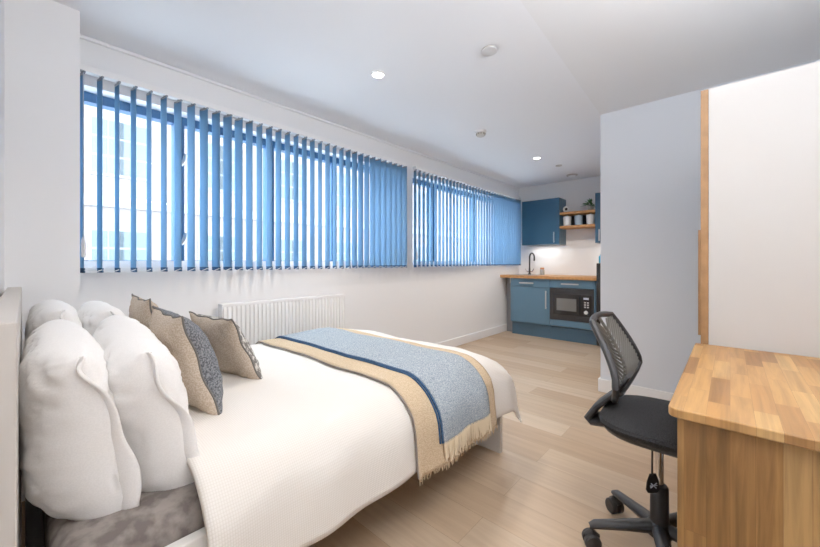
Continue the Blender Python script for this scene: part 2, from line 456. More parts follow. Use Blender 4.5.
# ------------------------------------------------------------------ bed
BY0, BY1, BX1 = .955, 2.33, 1.865
t = thing('double_bed', 'white double bed with a slim headboard standing under the window', 'bed', (0, 1.64, 0))
def bb(name, x0, x1, y0, y1, z0, z1, m, bev=.003):
    return obj(name, BX(x0, x1, y0-1.64, y1-1.64, z0, z1), m, t, bevel=bev)
hb = bb('headboard', -.052, -.010, .95, 2.28, 0, .992, M['bedframe'], .003)
bb('side_rail', -.01, BX1-.03, BY0, BY0+.03, .26, .43, M['bedframe_l'])
bb('side_rail', -.01, BX1-.03, BY1-.03, BY1, .26, .43, M['bedframe_l'])
bb('footboard', BX1-.03, BX1, BY0+.02, BY1, .0, .40, M['bedframe'])
bb('slat_base', 0, BX1-.03, BY0+.03, BY1-.03, .26, .29, M['bedframe'])
bb('centre_leg', .9, .95, 1.62, 1.67, 0, .26, M['bedframe'])

# mattress
def roundslab(x0, x1, y0, y1, z0, z1, r, nz=.006, seed=0., res=.03):
    bm = bmesh.new()
    box(bm, x0, x1, y0, y1, z0, z1)
    bmesh.ops.bevel(bm, geom=list(bm.edges), offset=r, segments=4, affect='EDGES', profile=.5)
    return bm
o = obj('mattress', roundslab(.035, BX1-.04, BY0+.035, BY1-.035, .292, .50, .05), M['mattress'])
tag(o, 'grey brown plush mattress showing at the head end of the bed', 'mattress')

# draped cloths over the bed -------------------------------------------------
ZT = .548
def fold(t_, c, R, flare):
    """t_ = distance past the start of the bend; returns (out, drop)"""
    if t_ <= 0: return t_, 0.
    q = math.pi/2*R*.93
    if t_ < q:
        th = t_/R
        return R*math.sin(th), R*(1-math.cos(th))
    th = q/R
    e = t_-q
    return R*math.sin(th)+e*flare, R*(1-math.cos(th))+e*.985
YC0, YC1, XC1 = 1.09, 2.23, 1.72
def bedpoint(a, b, lift):
    """a along X (metres along the cloth), b across (distance from the far side start toward viewer)"""
    R = .155
    ox, dx = fold(a-XC1, 0, R, .10); ox = ox if a > XC1 else 0
    if b < YC0: oy, dy = fold(YC0-b, 0, R, .12); y = YC0-oy
    elif b > YC1: oy, dy = fold(b-YC1, 0, .13, .05); y = YC1+oy
    else: y, dy = b, 0
    x = min(a, XC1)+ox
    d = max(dx, dy) + .45*min(dx, dy)
    return x, y, d, dx, dy
def cloth(a0, a1, b0, b1, lift, puff, na, nb, wav=.010, seed=0, hem=None, foot=None, center=(0, 0, 0), corner=0., notch=0.):
    bm = bmesh.new(); uvl = bm.loops.layers.uv.new('UVMap'); g = []
    uvs = {}
    for i in range(na+1):
        row = []
        for j in range(nb+1):
            a = a0+(a1-a0)*i/na; b = b0+(b1-b0)*j/nb
            if hem: # ragged hem near the viewer
                pass
            x, y, d, dx, dy = bedpoint(a, b, lift)
            nx, ny, nz_ = 0, 0, 1
            # outward normal approx
            fy = min(1, dy/.15); fx = min(1, dx/.15)
            sy = -1 if b < YC0 else 1
            nv = Vector((fx, sy*fy, max(.0, 1-max(fx, fy)*.9))).normalized()
            p1 = noise.noise(Vector((x*3.1+seed, y*3.1, d*2)))
            p2 = noise.noise(Vector((x*9+seed, y*7, d*5+3)))
            crown = puff*(1-((2*(y-1.65)/1.5)**4 if abs(y-1.65) < .75 else 1))
            h = lift + wav*p1 + wav*.35*p2
            h += crown
            if fy > .6 or fx > .6:   # hanging folds
                h += .008*math.sin((a if fy > fx else b)*22+2*p1)*max(fx, fy)
            q = Vector((x, y, ZT-d)) + nv*h
            if corner and dx > .02 and dy > .02:
                k = min(dx, dy)/.25
                q += Vector((.02*k, -.02*k if b < YC0 else .02*k, .03*k))
            v = bm.verts.new(q - Vector(center)); uvs[v] = (a, b); row.append(v)
        g.append(row)
    for i in range(na):
        for j in range(nb):
            f = bm.faces.new([g[i][j], g[i+1][j], g[i+1][j+1], g[i][j+1]])
            for l in f.loops: l[uvl].uv = uvs[l.vert]
    return bm
# hanging lengths
o = obj('duvet', cloth(.292, 1.71+.375, 1.09-.36, 2.23+.33, .02, .012, 90, 96, wav=.012, corner=1), M['duvet'], None, solid=.018, ang=0, up=True)
tag(o, 'white waffle textured duvet spread over the bed and hanging down its side', 'duvet')

# tan throw with blue throw on top
tt = cloth(1.03, 1.640, 1.09-.385, 2.23+.30, .036, .012, 30, 110, wav=.011)
for v in tt.verts:
    if v.co.z < .30 and v.co.y < 1.2:
        v.co.z += .010*noise.noise(Vector((v.co.x*60, 0, 0)))
o = obj('tan_throw', tt, M['tan'], None, solid=.006, ang=0, up=True)
tag(o, 'tan woven throw lying across the bed beneath the blue throw', 'throw')
# fold lines of the blue throw
bt = thing('blue_throw', 'blue grey fringed throw laid over the tan throw across the bed', 'throw', (1.37, 1.65, .56))
C0 = (1.37, 1.65, .56)
obj('cloth', cloth(1.165, 1.55, 1.09-.295, 2.23+.28, .050, .012, 30, 110, wav=.011, center=C0), M['bluethrow'], bt, solid=.010, ang=0, up=True)
bm = bmesh.new()
def on_cloth(a, b, lift, puff=.012, wav=.011, seed=0):
    x, y, d, dx, dy = bedpoint(a, b, lift)
    fy = min(1, dy/.15); fx = min(1, dx/.15); sy = -1 if b < YC0 else 1
    nv = Vector((fx, sy*fy, max(.0, 1-max(fx, fy)*.9))).normalized()
    p1 = noise.noise(Vector((x*3.1+seed, y*3.1, d*2))); p2 = noise.noise(Vector((x*9+seed, y*7, d*5+3)))
    crown = puff*(1-((2*(y-1.65)/1.5)**4 if abs(y-1.65) < .75 else 1))
    h = lift+wav*p1+wav*.35*p2+crown
    if fy > .6 or fx > .6: h += .008*math.sin((a if fy > fx else b)*22+2*p1)*max(fx, fy)
    return Vector((x, y, ZT-d))+nv*h
for off, r in ((-.003, .006), (-.013, .004)):
    pts = [on_cloth(1.165+off, .80+(2.50-.80)*k/70, .045 if off > -.01 else .040)-Vector(C0) for k in range(71)]
    tube(bm, pts, r, 6)
obj('navy_binding', bm, M['navyedge'], bt)
bm = bmesh.new()
for k in range(64):
    a = 1.167+(1.548-1.167)*k/63+random.uniform(-.002, .002)
    p = on_cloth(a, .797, .047)-Vector(C0)
    L_ = random.uniform(.065, .09); sx = random.uniform(-.012, .012); sy_ = random.uniform(-.010, .004)
    tube(bm, [p+Vector((0, 0, .004)), p+Vector((sx*.3, sy_*.4, -L_*.45)), p+Vector((sx, sy_, -L_))], [.0042, .0036, .0022], 5)
fr = obj('fringe', bm, M['fringe'], bt)
# short ragged fringe on the tan throw
bm = bmesh.new()
for k in range(70):
    a = 1.032+(1.638-1.032)*k/69
    p = on_cloth(a, 1.09-.383, .034)
    L_ = random.uniform(.012, .03); sx = random.uniform(-.008, .008)
    tube(bm, [p+Vector((0, 0, .004)), p+Vector((sx, random.uniform(-.004, .004), -L_))], [.003, .0015], 4)
obj('short_fringe', bm, M['tan'], o)
# dark hem of the tan throw (its left edge shows a thin grey line)
bm = bmesh.new()
tube(bm, [on_cloth(1.028, .71+(2.52-.71)*k/80, .030) for k in range(81)], .004, 6)
obj('hem', bm, plain('grey_hem', (.22, .19, .17), .9), o)

# ------------------------------------------------------------------ pillows and cushions
def smooth(t):
    t = max(0, min(1, t)); return t*t*(3-2*t)
def pillow_bm(hw, hh, th, seed=0., pinch=.06, wr=.012, N_=30, exp=2.6, sag=0., two=False, pw=.5, ov=0., crease=0.):
    bm = bmesh.new(); gs = []
    for side in (1, -1):
        g = []
        for i in range(N_+1):
            row = []
            for j in range(N_+1):
                # cosine-ish spacing for rounder rims
                u = math.sin((2*i/N_-1)*math.pi/2); v = math.sin((2*j/N_-1)*math.pi/2)
                e = max(0, 1-abs(u)**exp)*max(0, 1-abs(v)**exp)
                x = u*hw*(1-pinch*(1-abs(u)**1.5*0)*(v*v)*0-pinch*(1-v*v)*abs(u)); y = v*hh*(1-pinch*(1-u*u)*abs(v))
                d = th*e**pw
                kc = 1-.055*(u*u*v*v)**2 if ov else 1; x *= kc; y *= kc
                s = Vector((x*6+seed, y*6, side*2.+seed))
                w = wr*(noise.noise(s)+.6*noise.noise(s*2.3)+.35*abs(noise.noise(s*4.1)))*min(1, e*3)
                # creases radiating from corners
                cr = .35*wr*math.sin(9*(u*v)*3+seed*3)*min(1, e*4)*(u*u*v*v)**.25
                if crease:
                    q = noise.noise(Vector((u*2.2+v*1.4+seed, (v-u*.5)*5, side*3.3+seed*2))); cr -= crease*max(0, 1-abs(q)*7)*min(1, e*3)
                    q = noise.noise(Vector((u*3.1-v*2+seed*3, (v+u)*4, side*1.3))); cr -= .7*crease*max(0, 1-abs(q)*8)*min(1, e*3)
                e1 = min(1, d/th)
                zr = th*(ov*smooth((-u-.25)/.75)*(1-.75*smooth((v-.1)/.9))+.35*ov*smooth((-v-.3)/.7)); zr = min(zr, .85*th)
                fz = side*th
                z = zr + (fz-zr)*e1 + side*(w+cr)
                y += -sag*(1-u*u)*(.5+.5*v)
                if i in (0, N_) or j in (0, N_):
                    z = zr + .004*math.sin(u*9+v*7+seed)
                    if side == -1: row.append(gs[0][i][j]); continue
                row.append(bm.verts.new((x, y, z)))
            g.append(row)
        gs.append(g)
        for i in range(N_):
            for j in range(N_):
                q = [g[i][j], g[i+1][j], g[i+1][j+1], g[i][j+1]]
                if side == -1: q = q[::-1]
                f = bm.faces.new(q); f.material_index = 0 if side == 1 or not two else 1
    rim = [gs[0][i][0].co.copy() for i in range(N_)] + [gs[0][N_][j].co.copy() for j in range(N_)] + \
          [gs[0][N_-i][N_].co.copy() for i in range(N_)] + [gs[0][0][N_-j].co.copy() for j in range(N_)]
    return bm, rim
def frame(c, u, v):
    u = Vector(u).normalized(); v = Vector(v); v = (v-v.dot(u)*u).normalized(); n = u.cross(v)
    m = Matrix((u, v, n)).transposed().to_4x4(); m.translation = Vector(c); return m
def put(o, c, u, v): o.matrix_world = frame(c, u, v)

def white_pillow(c, u, v, hw, hh, th, seed, label, sag=0, ov=.7):
    bm, rim = pillow_bm(hw, hh, th, seed, pinch=.03, wr=.009, sag=sag, exp=4.2, N_=64, pw=.42, ov=ov, crease=.005)
    t = thing('bed_pillow', label, 'pillow', c, 'white pillows at the head of the bed')
    t.matrix_world = frame(c, u, v)
    obj('pillowcase', bm, M['linen'], t, ang=0)
    # open end of the case: a soft folded flange at the near end (u = -1)
    K = 40; cols = []
    n_ = len(rim)//4; edge = rim[3*n_:] + [rim[0]]          # the near edge, top to bottom
    bm2 = bmesh.new()
    for k, p in enumerate(edge):
        f = k/(len(edge)-1); w_ = (.004+.036*smooth((f-.15)/.6))
        bul = .007*math.sin(f*9+seed*2)+.005*math.sin(f*21+seed)
        cols.append([bm2.verts.new((p.x+.012, p.y, p.z-.006)), bm2.verts.new((p.x-.008, p.y+bul*.5, p.z+.010+bul)), bm2.verts.new((p.x-.012+bul*.6, p.y-.3*w_*f, p.z+w_+bul))])
    bm = bm2
    for a, b in zip(cols, cols[1:]):
        for q in range(2): bm.faces.new([a[q], b[q], b[q+1], a[q+1]])
    obj('hem_flap', bm, M['linen'], t, solid=.008, ang=0, sub=1)
    return t
white_pillow((.078, 1.395, .690), (0.01, 1, .035), (-.05, 0, 1), .325, .216, .088, 1.3, 'white pillow against the headboard at the near side of the bed')
white_pillow((.240, 1.390, .675), (.05, 1, .05), (-.18, .06, 1), .325, .228, .092, 4.1, 'plump white pillow in front at the near side, largest in view', ov=.5)
white_pillow((.085, 2.01, .725), (.0, 1, .0), (-.06, 0, 1), .29, .215, .075, 7.7, 'white pillow in the far corner between headboard and window wall')
white_pillow((.235, 2.0, .72), (.02, 1, 0), (-.16, 0, 1), .28, .205, .080, 9.2, 'white pillow in the second row beneath the window, behind the beige cushions')

def cushion(c, u, v, hw, hh, th, seed, mats, label, name='scatter_cushion'):
    t = thing(name, label, 'cushion', c, 'scatter cushions on the bed'); t.matrix_world = frame(c, u, v)
    bm, rim = pillow_bm(hw, hh, th, seed, pinch=.09, wr=.010, exp=2.2, two=True, N_=32)
    obj('cover', bm, mats, t, ang=0)
    bm = bmesh.new(); looptube(bm, rim, .0035, 6); obj('piping', bm, M['cushpipe'], t)
    return t
cushion((.402, 1.50, .738), (.02, 1, 0), (-.32, -.05, 1), .205, .195, .080, 2.2, [M['cushgrey'], M['cushtan']],
        'square cushion with charcoal front and beige back, nearest the pillows and viewer')
cushion((.625, 1.72, .705), (-.15, 1, 0), (-.50, .12, 1), .185, .175, .065, 5.5, [M['cushknit'], M['cushtan']],
        'cushion with patterned grey and white front, nearest the radiator')
cushion((.385, 1.945, .760), (.0, 1, 0), (-.20, 0, 1), .17, .19, .06, 8.5, [M['cushtan'], M['cushtan']],
        'plain beige cushion at the back, nearest the window wall')

# ------------------------------------------------------------------ desk
DX0, DX1, DYF = 1.045, 1.957, .112
t = thing('desk', 'solid oak block desk with a wide end panel beside the swivel chair', 'desk', (1.5, -.2, 0))
def dbox(name, x0, x1, y0, y1, z0, z1, m, bev=.002):
    return obj(name, BX(x0-1.5, x1-1.5, y0+.2, y1+.2, z0, z1), m, t, bevel=bev)
bm = bmesh.new(); rc = .022; pts = []
for k in range(7):
    a = math.pi/2*k/6; pts.append((DX0+rc-rc*math.cos(a), DYF-rc+rc*math.sin(a)))
pts += [(DX1, DYF), (DX1, YB+.01), (DX0, YB+.01)]
lo = [bm.verts.new((x-1.5, y+.2, .728)) for x, y in pts]; hi = [bm.verts.new((x-1.5, y+.2, .750)) for x, y in pts]
bm.faces.new(lo[::-1]); bm.faces.new(hi)
for i in range(len(pts)): j = (i+1) % len(pts); bm.faces.new([lo[i], lo[j], hi[j], hi[i]])
obj('desk_top', bm, M['oaktop'], t, bevel=.003)
dbox('end_panel', DX0+.022, DX0+.049, YB+.01, DYF-.017, 0, .728, M['oakside_shaded'])
dbox('rear_end_panel', DX1-.03, DX1-.003, YB+.01, DYF-.06, 0, .728, M['oakside_shaded'])
dbox('modesty_panel', DX0+.049, DX1-.03, YB+.015, YB+.035, .35, .723, M['oakside_shaded'])

# wardrobe
t = thing('wardrobe', 'tall white wardrobe with an oak front edge standing behind the desk', 'wardrobe', (2.25, -.2, 0))
WX0 = 1.965; WT = 1.838
def wbox(name, x0, x1, y0, y1, z0, z1, m, bev=.001, par=None):
    return obj(name, BX(x0-2.25, x1-2.25, y0+.2, y1+.2, z0, z1), m, par or t, bevel=bev)
wbox('side_panel', WX0, WX0+.018, YB+.01, .068, 0, WT, M['white'])
wbox('edge_strip', WX0-.001, WX0+.018, .0685, .094, 0, WT, M['oakedge'])
wbox('side_panel', 2.55, 2.568, YB+.01, .07, 0, WT, M['white'])
wbox('top_panel', WX0+.018, 2.55, YB+.01, .07, WT-.018, WT, M['white'])
wbox('back_panel', WX0+.018, 2.55, YB+.012, YB+.02, .05, WT-.02, M['white'])
for x0, x1, hx in ((WX0+.020, 2.262, 2.23), (2.266, 2.550, 2.30)):
    d = wbox('door', x0, x1, .072, .092, .06, WT-.002, M['oakshelf'])
    bm = bmesh.new()
    wbox('handle', WX0+.024 if hx < 2.25 else 2.53, (WX0+.034) if hx < 2.25 else 2.54, .092, .104, .78, 1.24, M['oakedge'], par=d)
wbox('plinth', WX0+.018, 2.55, .03, .05, 0, .06, M['white'])

# ------------------------------------------------------------------ office chair
cx, cy = 1.595, .195
t = thing('office_chair', 'black swivel office chair with slatted mesh back tucked under the oak desk', 'chair', (cx, cy, 0))
# five star base
bm = bmesh.new()
lathe(bm, [(.040, .085), (.045, .10), (.040, .125), (.030, .135)], (0, 0, 0), 20)
for k in range(5):
    a = math.radians(50+72*k); dx, dy = math.cos(a), math.sin(a)
    tube(bm, [(dx*.025, dy*.025, .112), (dx*.12, dy*.12, .104), (dx*.222, dy*.222, .092), (dx*.242, dy*.242, .084)], [.028, .023, .019, .012], 10, ry=[.024, .018, .015, .009])
obj('star_base', bm, M['blackp'], t)
for k in range(5):
    a = math.radians(50+72*k); dx, dy = math.cos(a), math.sin(a); x, y = dx*.235, dy*.235
    bm = bmesh.new()
    sx, sy_ = -dy, dx
    for s in (-1, 1):
        ring = []
        for (off, r) in ((.006*s, .030), (.022*s, .030), (.027*s, .025)):
            ring.append([bm.verts.new((x+sx*off+dx*r*math.cos(q*math.pi/10), y+sy_*off+dy*r*math.cos(q*math.pi/10), .031+r*math.sin(q*math.pi/10))) for q in range(20)])
        for p_, q_ in zip(ring, ring[1:]):
            for m_ in range(20): bm.faces.new([p_[m_], p_[(m_+1) % 20], q_[(m_+1) % 20], q_[m_]])
        bm.faces.new(ring[0]); bm.faces.new(ring[-1])
    tube(bm, [(x, y, .03), (x, y, .088)], .007, 8)
    tube(bm, [(x+dx*.02, y+dy*.02, .045), (x, y, .062), (x-dx*.022, y-dy*.022, .045)], [.012, .016, .012], 8)
    obj('caster', bm, M['blackp'], t)
bm = bmesh.new(); lathe(bm, [(.031, .12), (.029, .262), (.024, .270)], n=20); obj('gas_column', bm, M['blackp'], t)
bm = bmesh.new(); lathe(bm, [(.0135, .25), (.0135, .47)], n=20); obj('piston', bm, M['chrome'], t)
bm = bmesh.new(); box(bm, -.07, .07, -.09, .13, .455, .478); obj('mechanism', bm, M['blackm'], t, bevel=.01)
# lever with hanging tag
bm = bmesh.new(); tube(bm, [(-.055, .01, .465), (-.075, .012, .455), (-.078, .012, .335)], .0035, 6)
lv = obj('tag_cord', bm, M['blackm'], t)
bm = bmesh.new(); pr = [(-.011, .342), (-.022, .315), (-.026, .285), (-.018, .272), (.018, .272), (.026, .285), (.022, .315), (.011, .342)]
for off in (0, 1):
    pass
vs = [[bm.verts.new((-.078+px*.74, .012-px*.67-.004*o_, pz)) for px, pz in pr] for o_ in (0, 1)]
bm.faces.new(vs[0]); bm.faces.new(vs[1][::-1])
for i in range(8): j = (i+1) % 8; bm.faces.new([vs[0][i], vs[0][j], vs[1][j], vs[1][i]])
tg = obj('hanging_tag', bm, M['blackm'], lv, bevel=.002)
bm = bmesh.new()
def tp(px, pz): return (-.080+px*.74, .009-px*.67-.002, pz)
tube(bm, [tp(-.012, .292), tp(0, .300), tp(.012, .308)], .0016, 5); tube(bm, [tp(-.010, .308), tp(.0, .299), tp(.010, .290)], .0016, 5); tube(bm, [tp(-.014, .299), tp(.014, .300)], .0014, 5)
obj('tag_symbol', bm, M['mark'], tg)
# seat: rounded cushion + shell below. local: x +-.205, y from -.25 to .21
def seat_layer(name, mat, hw, y0, y1, z0, z1, crown, par, inset=.0):
    bm = bmesh.new(); n = 40; cyc = (y0+y1)/2; hl = (y1-y0)/2
    def ring(s, z, dish=0):
        r_ = []
        for k in range(n):
            a = 2*math.pi*k/n; c, s_ = math.cos(a), math.sin(a)
            p = 3.4
            m_ = (abs(c)**p+abs(s_)**p)**(-1/p)
            r_.append(bm.verts.new((hw*s*c*m_, cyc+hl*s*s_*m_, z + dish*(s_*m_)**2)))
        return r_
    h = z1-z0
    R_ = [ring(.80, z0), ring(.93, z0+h*.12), ring(.985, z0+h*.38), ring(1.0, z0+h*.62), ring(.975, z0+h*.86), ring(.90, z0+h*1.0), ring(.6, z1+crown*.7), ring(.25, z1+crown)]
    for a, b in zip(R_, R_[1:]):
        for k in range(n): bm.faces.new([a[k], a[(k+1) % n], b[(k+1) % n], b[k]])
    bm.faces.new(R_[0][::-1]); bm.faces.new(R_[-1])
    return obj(name, bm, mat, par)
st = seat_layer('seat', M['blackf'], .215, -.255, .185, .482, .528, .006, t)
seat_layer('seat_shell', M['blackp'], .200, -.24, .175, .466, .506, 0, st)
# back: local profile. widths hex, in plane leaning
def bp(w, s):
    """s: height parameter 0..1 from shell bottom to top, w: lateral -1..1 -> local coords"""
    z = .560+s*.320
    # profile: forward (‑y) at lumbar, then reclines toward +y
    y = .150 - .045*math.sin(min(1, s/.45)*math.pi/2) + (.105*((s-.30)/.70)**1.4 if s > .30 else 0)
    half = .045+(.215-.045)*min(1, s/.32)**.8 if s < .32 else .215-(s-.32)/.68*.075
    y -= .012*w*w      # wrap round the sitter: edges forward
    return Vector((half*w, y, z))
bm = bmesh.new(); loop = []
for k in range(13): loop.append(bp(-1, k/12*.97))
for k in range(1, 8): loop.append(bp(-1+2*k/8, .97+.03*math.sin(math.pi*k/8)))
for k in range(13): loop.append(bp(1, .97-k/12*.97))
for k in range(1, 4): loop.append(bp(1-2*k/4, 0))
looptube(bm, loop, .0125, 8)
bf = obj('backrest_frame', bm, M['blackp'], t)
bm = bmesh.new()
tube(bm, [bp(0, k/10) + Vector((0, .0, 0)) for k in range(11)], .006, 6)
for k in range(18):
    s0 = -.04+k*.05
    for sgn in (-1, 1):
        pts = []
        for q in range(7):
            w = q/6; s = s0+.30*w**1.25
            if s > .965: break
            pts.append(bp(sgn*w*.97, max(0.0, s)))
        if len(pts) > 1: tube(bm, pts, .0042, 5)
obj('backrest_slats', bm, M['greyp'], bf)
# stem: broad bracket from under the seat rear up to the shell bottom
bm = bmesh.new()
sec = [(.045, .475, .05, .010), (.17, .458, .06, .012), (.222, .452, .062, .012), (.236, .462, .060, .013), (.205, .515, .058, .012), (.150, .572, .056, .011), (.118, .62, .075, .010), (.095, .66, .05, .007)]
rings = []
for i, (y, z, hw, th) in enumerate(sec):
    p0 = Vector((0, *sec[max(0, i-1)][:2])); p1 = Vector((0, *sec[min(len(sec)-1, i+1)][:2])); d = (p1-p0).normalized()
    nn = Vector((0, -d.z, d.y))
    c = Vector((0, y, z))
    rings.append([bm.verts.new(c+Vector((sx*hw*f, 0, 0))+nn*th*g_) for sx, f, g_ in ((-1, 1, .4), (-1, .85, 1), (1, .85, 1), (1, 1, .4), (1, 1, -.4), (1, .85, -1), (-1, .85, -1), (-1, 1, -.4))])
for a, b in zip(rings, rings[1:]):
    for k in range(8): bm.faces.new([a[k], a[(k+1) % 8], b[(k+1) % 8], b[k]])
bm.faces.new(rings[0]); bm.faces.new(rings[-1][::-1])
obj('back_bracket', bm, M['blackp'], t, ang=50)

# ------------------------------------------------------------------ kitchen
KY0, KY1 = 1.30, 2.49; KX = 5.02; WTZ = .898
def handle_v(par, x, y, z0, z1):
    bm = bmesh.new(); box(bm, x-.03, x-.022, y-.009, y+.009, z0, z1)
    box(bm, x-.022, x, y-.006, y+.006, z0+.012, z0+.024); box(bm, x-.022, x, y-.006, y+.006, z1-.024, z1-.012)
    return obj('handle', bm, M['steel'], par, bevel=.002)
def handle_h(par, x, y0, y1, z):
    bm = bmesh.new(); box(bm, x-.03, x-.022, y0, y1, z-.009, z+.009)
    box(bm, x-.022, x, y0+.012, y0+.024, z-.006, z+.006); box(bm, x-.022, x, y1-.024, y1-.012, z-.006, z+.006)
    return obj('handle', bm, M['steel'], par, bevel=.002)
def kb(name, par, base, x0, x1, y0, y1, z0, z1, m, bev=.002):
    return obj(name, BX(x0-base[0], x1-base[0], y0-base[1], y1-base[1], z0-base[2], z1-base[2]), m, par, bevel=bev)
ym = 1.895
# left base unit
B = (5.3, 2.19, 0)
t = thing('base_cabinet', 'blue base cabinet below the sink with one drawer over a door', 'cabinet', B, 'blue base cabinets')
kb('carcass', t, B, KX+.02, XK-.02, ym+.001, KY1, .19, .857, M['blue'])
d = kb('drawer_front', t, B, KX, KX+.019, ym+.002, KY1-.002, .735, .852, M['blue'])
handle_h(d, KX-B[0], 2.12-B[1], 2.34-B[1], .79)
d = kb('door', t, B, KX, KX+.019, ym+.002, KY1-.002, .205, .729, M['blue'])
handle_v(d, KX-B[0], 1.94-B[1], .43, .69)
kb('plinth', t, B, KX+.055, KX+.073, ym+.001, KY1, 0, .188, M['bluedk'])
# right base unit with the microwave
B = (5.3, 1.6, 0)
t = thing('base_cabinet', 'blue base cabinet holding the built-in black microwave', 'cabinet', B, 'blue base cabinets')
kb('carcass', t, B, KX+.19, XK-.02, KY0, ym-.001, .19, .857, M['blue'])
kb('end_panel', t, B, KX+.0, KX+.19, KY0, KY0+.016, .19, .857, M['blue'])
d = kb('drawer_front', t, B, KX, KX+.019, KY0+.018, ym-.002, .742, .852, M['blue'])
handle_h(d, KX-B[0], 1.50-B[1], 1.73-B[1], .797)
kb('filler_panel', t, B, KX, KX+.019, KY0+.018, ym-.002, .205, .288, M['blue'])
kb('plinth', t, B, KX+.055, KX+.073, KY0, ym-.001, 0, .188, M['bluedk'])
# filler beside the wall, with the shadow there painted in as grey
o = kb('shadow_filler', None, (0, 0, 0), KX+.16, KX+.18, KY1+.001, YW-.017, 0, .857, M['greyfill'])
tag(o, 'narrow filler strip in shadow grey between base cabinet and window wall', 'panel')
# microwave
B = (5.03, 1.6, .29)
t = thing('microwave', 'black built-in microwave with a pale door window and side controls', 'microwave', B)
kb('body', t, B, KX+.001, KX+.188, KY0+.03, ym-.012, .300, .728, M['blackm'])
kb('trim_frame', t, B, KX-.006, KX+.0, KY0+.018, ym-.004, .292, .736, M['blackp'])
d = kb('door', t, B, KX-.020, KX-.0065, 1.475, 1.835, .375, .655, M['glossblack'])
kb('door_window', d, B, KX-.0225, KX-.0202, 1.53, 1.79, .43, .598, M['frost'], .001)
bm = bmesh.new(); tube(bm, [(KX-.045-B[0], 1.495-B[1], .40-B[2]), (KX-.045-B[0], 1.495-B[1], .63-B[2])], .006, 8)
obj('door_handle', bm, M['blackm'], d)
c = kb('control_panel', t, B, KX-.020, KX-.0065, 1.345, 1.470, .375, .655, M['glossblack'])
kb('display', c, B, KX-.0215, KX-.0202, 1.375, 1.44, .60, .625, M['mark'], .0)
for zz in (.50, .53, .56):
    for yy in (1.385, 1.42): kb('button', c, B, KX-.0225, KX-.0202, yy-.012, yy+.012, zz-.009, zz+.009, M['steel'], .001)
bm = bmesh.new(); lathe(bm, [(.024, 0), (.022, -.016), (.0, -.017)], (KX-.020-B[0], 1.408-B[1], .43-B[2]), 20, 'X', cap=False); obj('dial', bm, M['ceram'], c)
# worktop
bm = bmesh.new()
sx0, sx1, sy0, sy1 = 5.13, 5.45, 2.20, 2.56
x0, x1, y0, y1 = 4.99, XK-.001, 1.274, YW-.001
for a in ((x0, sx0, y0, y1), (sx1, x1, y0, y1), (sx0, sx1, y0, sy0), (sx0, sx1, sy1, y1)):
    box(bm, a[0], a[1], a[2], a[3], .858, WTZ)
o = obj('worktop', bm, M['oakshelf'], smooth=False); tag(o, 'oak worktop running along the top of the blue base cabinets', 'worktop')
t = thing('sink', 'small steel sink set into the oak worktop by the window', 'sink', (5.29, 2.38, WTZ))
bm = bmesh.new()
a, b, c_, d_ = sx0-5.29+.002, sx1-5.29-.002, sy0-2.38+.002, sy1-2.38-.002
box(bm, a, b, c_, d_, -.13, -.125); box(bm, a, a+.003, c_, d_, -.125, .001); box(bm, b-.003, b, c_, d_, -.125, .001); box(bm, a, b, c_, c_+.003, -.125, .001); box(bm, a, b, d_-.003, d_, -.125, .001)
obj('bowl', bm, M['steel'], t, smooth=False)
bm = bmesh.new(); e = .015
box(bm, a-e, a, c_-e, d_+e, .001, .004); box(bm, b, b+e, c_-e, d_+e, .001, .004); box(bm, a, b, c_-e, c_, .001, .004); box(bm, a, b, d_, d_+e, .001, .004)
obj('rim', bm, M['chrome'], t, smooth=False)
# tap
t = thing('kitchen_tap', 'tall black gooseneck tap standing behind the sink', 'tap', (5.53, 2.41, WTZ))
bm = bmesh.new(); lathe(bm, [(.026, .0005), (.024, .01), (.015, .02), (.014, .10)], n=16)
obj('base', bm, M['blackm'], t)
bm = bmesh.new(); pts = [(0, 0, .06), (0, 0, .28)]
dxn, dyn = -.45, -.89
for k in range(1, 9):
    a = math.pi*k/8; q = .055*(1-math.cos(a)); pts.append((dxn*q, dyn*q, .28+.065*math.sin(a)))
pts.append((dxn*.11, dyn*.11, .22))
tube(bm, pts, .0125, 10); obj('spout', bm, M['blackm'], t)
for s in (-1, 1):
    bm = bmesh.new(); tube(bm, [(0, 0, .045), (0, s*.045, .05), (-.005, s*.072, .095)], [.009, .008, .006], 8); obj('lever', bm, M['chrome'], t)
# jar
t = thing('soap_jar', 'small glass jar with copper coloured lid beside the tap', 'jar', (5.42, 2.16, WTZ))
bm = bmesh.new(); lathe(bm, [(.030, .0005), (.034, .01), (.034, .07), (.028, .085)], n=20); obj('jar_body', bm, M['pot'], t)
bm = bmesh.new(); lathe(bm, [(.030, .086), (.030, .112), (.026, .116)], n=20); obj('lid', bm, M['copper'], t)
# wall cabinets
def wallcab(y0, y1, label, hy):
    B = (5.5, (y0+y1)/2, 1.365)
    t = thing('wall_cabinet', label, 'cabinet', B, 'navy wall cabinets')
    kb('carcass', t, B, 5.36, XK-.001, y0, y1, 1.365, 2.06, M['blue'])
    d = kb('door', t, B, 5.34, 5.3595, y0+.001, y1-.001, 1.366, 2.059, M['navy'])
    handle_v(d, 5.34-B[0], hy-B[1], 1.39-B[2], 1.55-B[2])
wallcab(1.874, 2.455, 'navy wall cabinet beside the blind, left of the oak shelves', 1.945)
wallcab(.84, 1.388, 'navy wall cabinet right of the shelves, mostly hidden by the partition', 1.33)
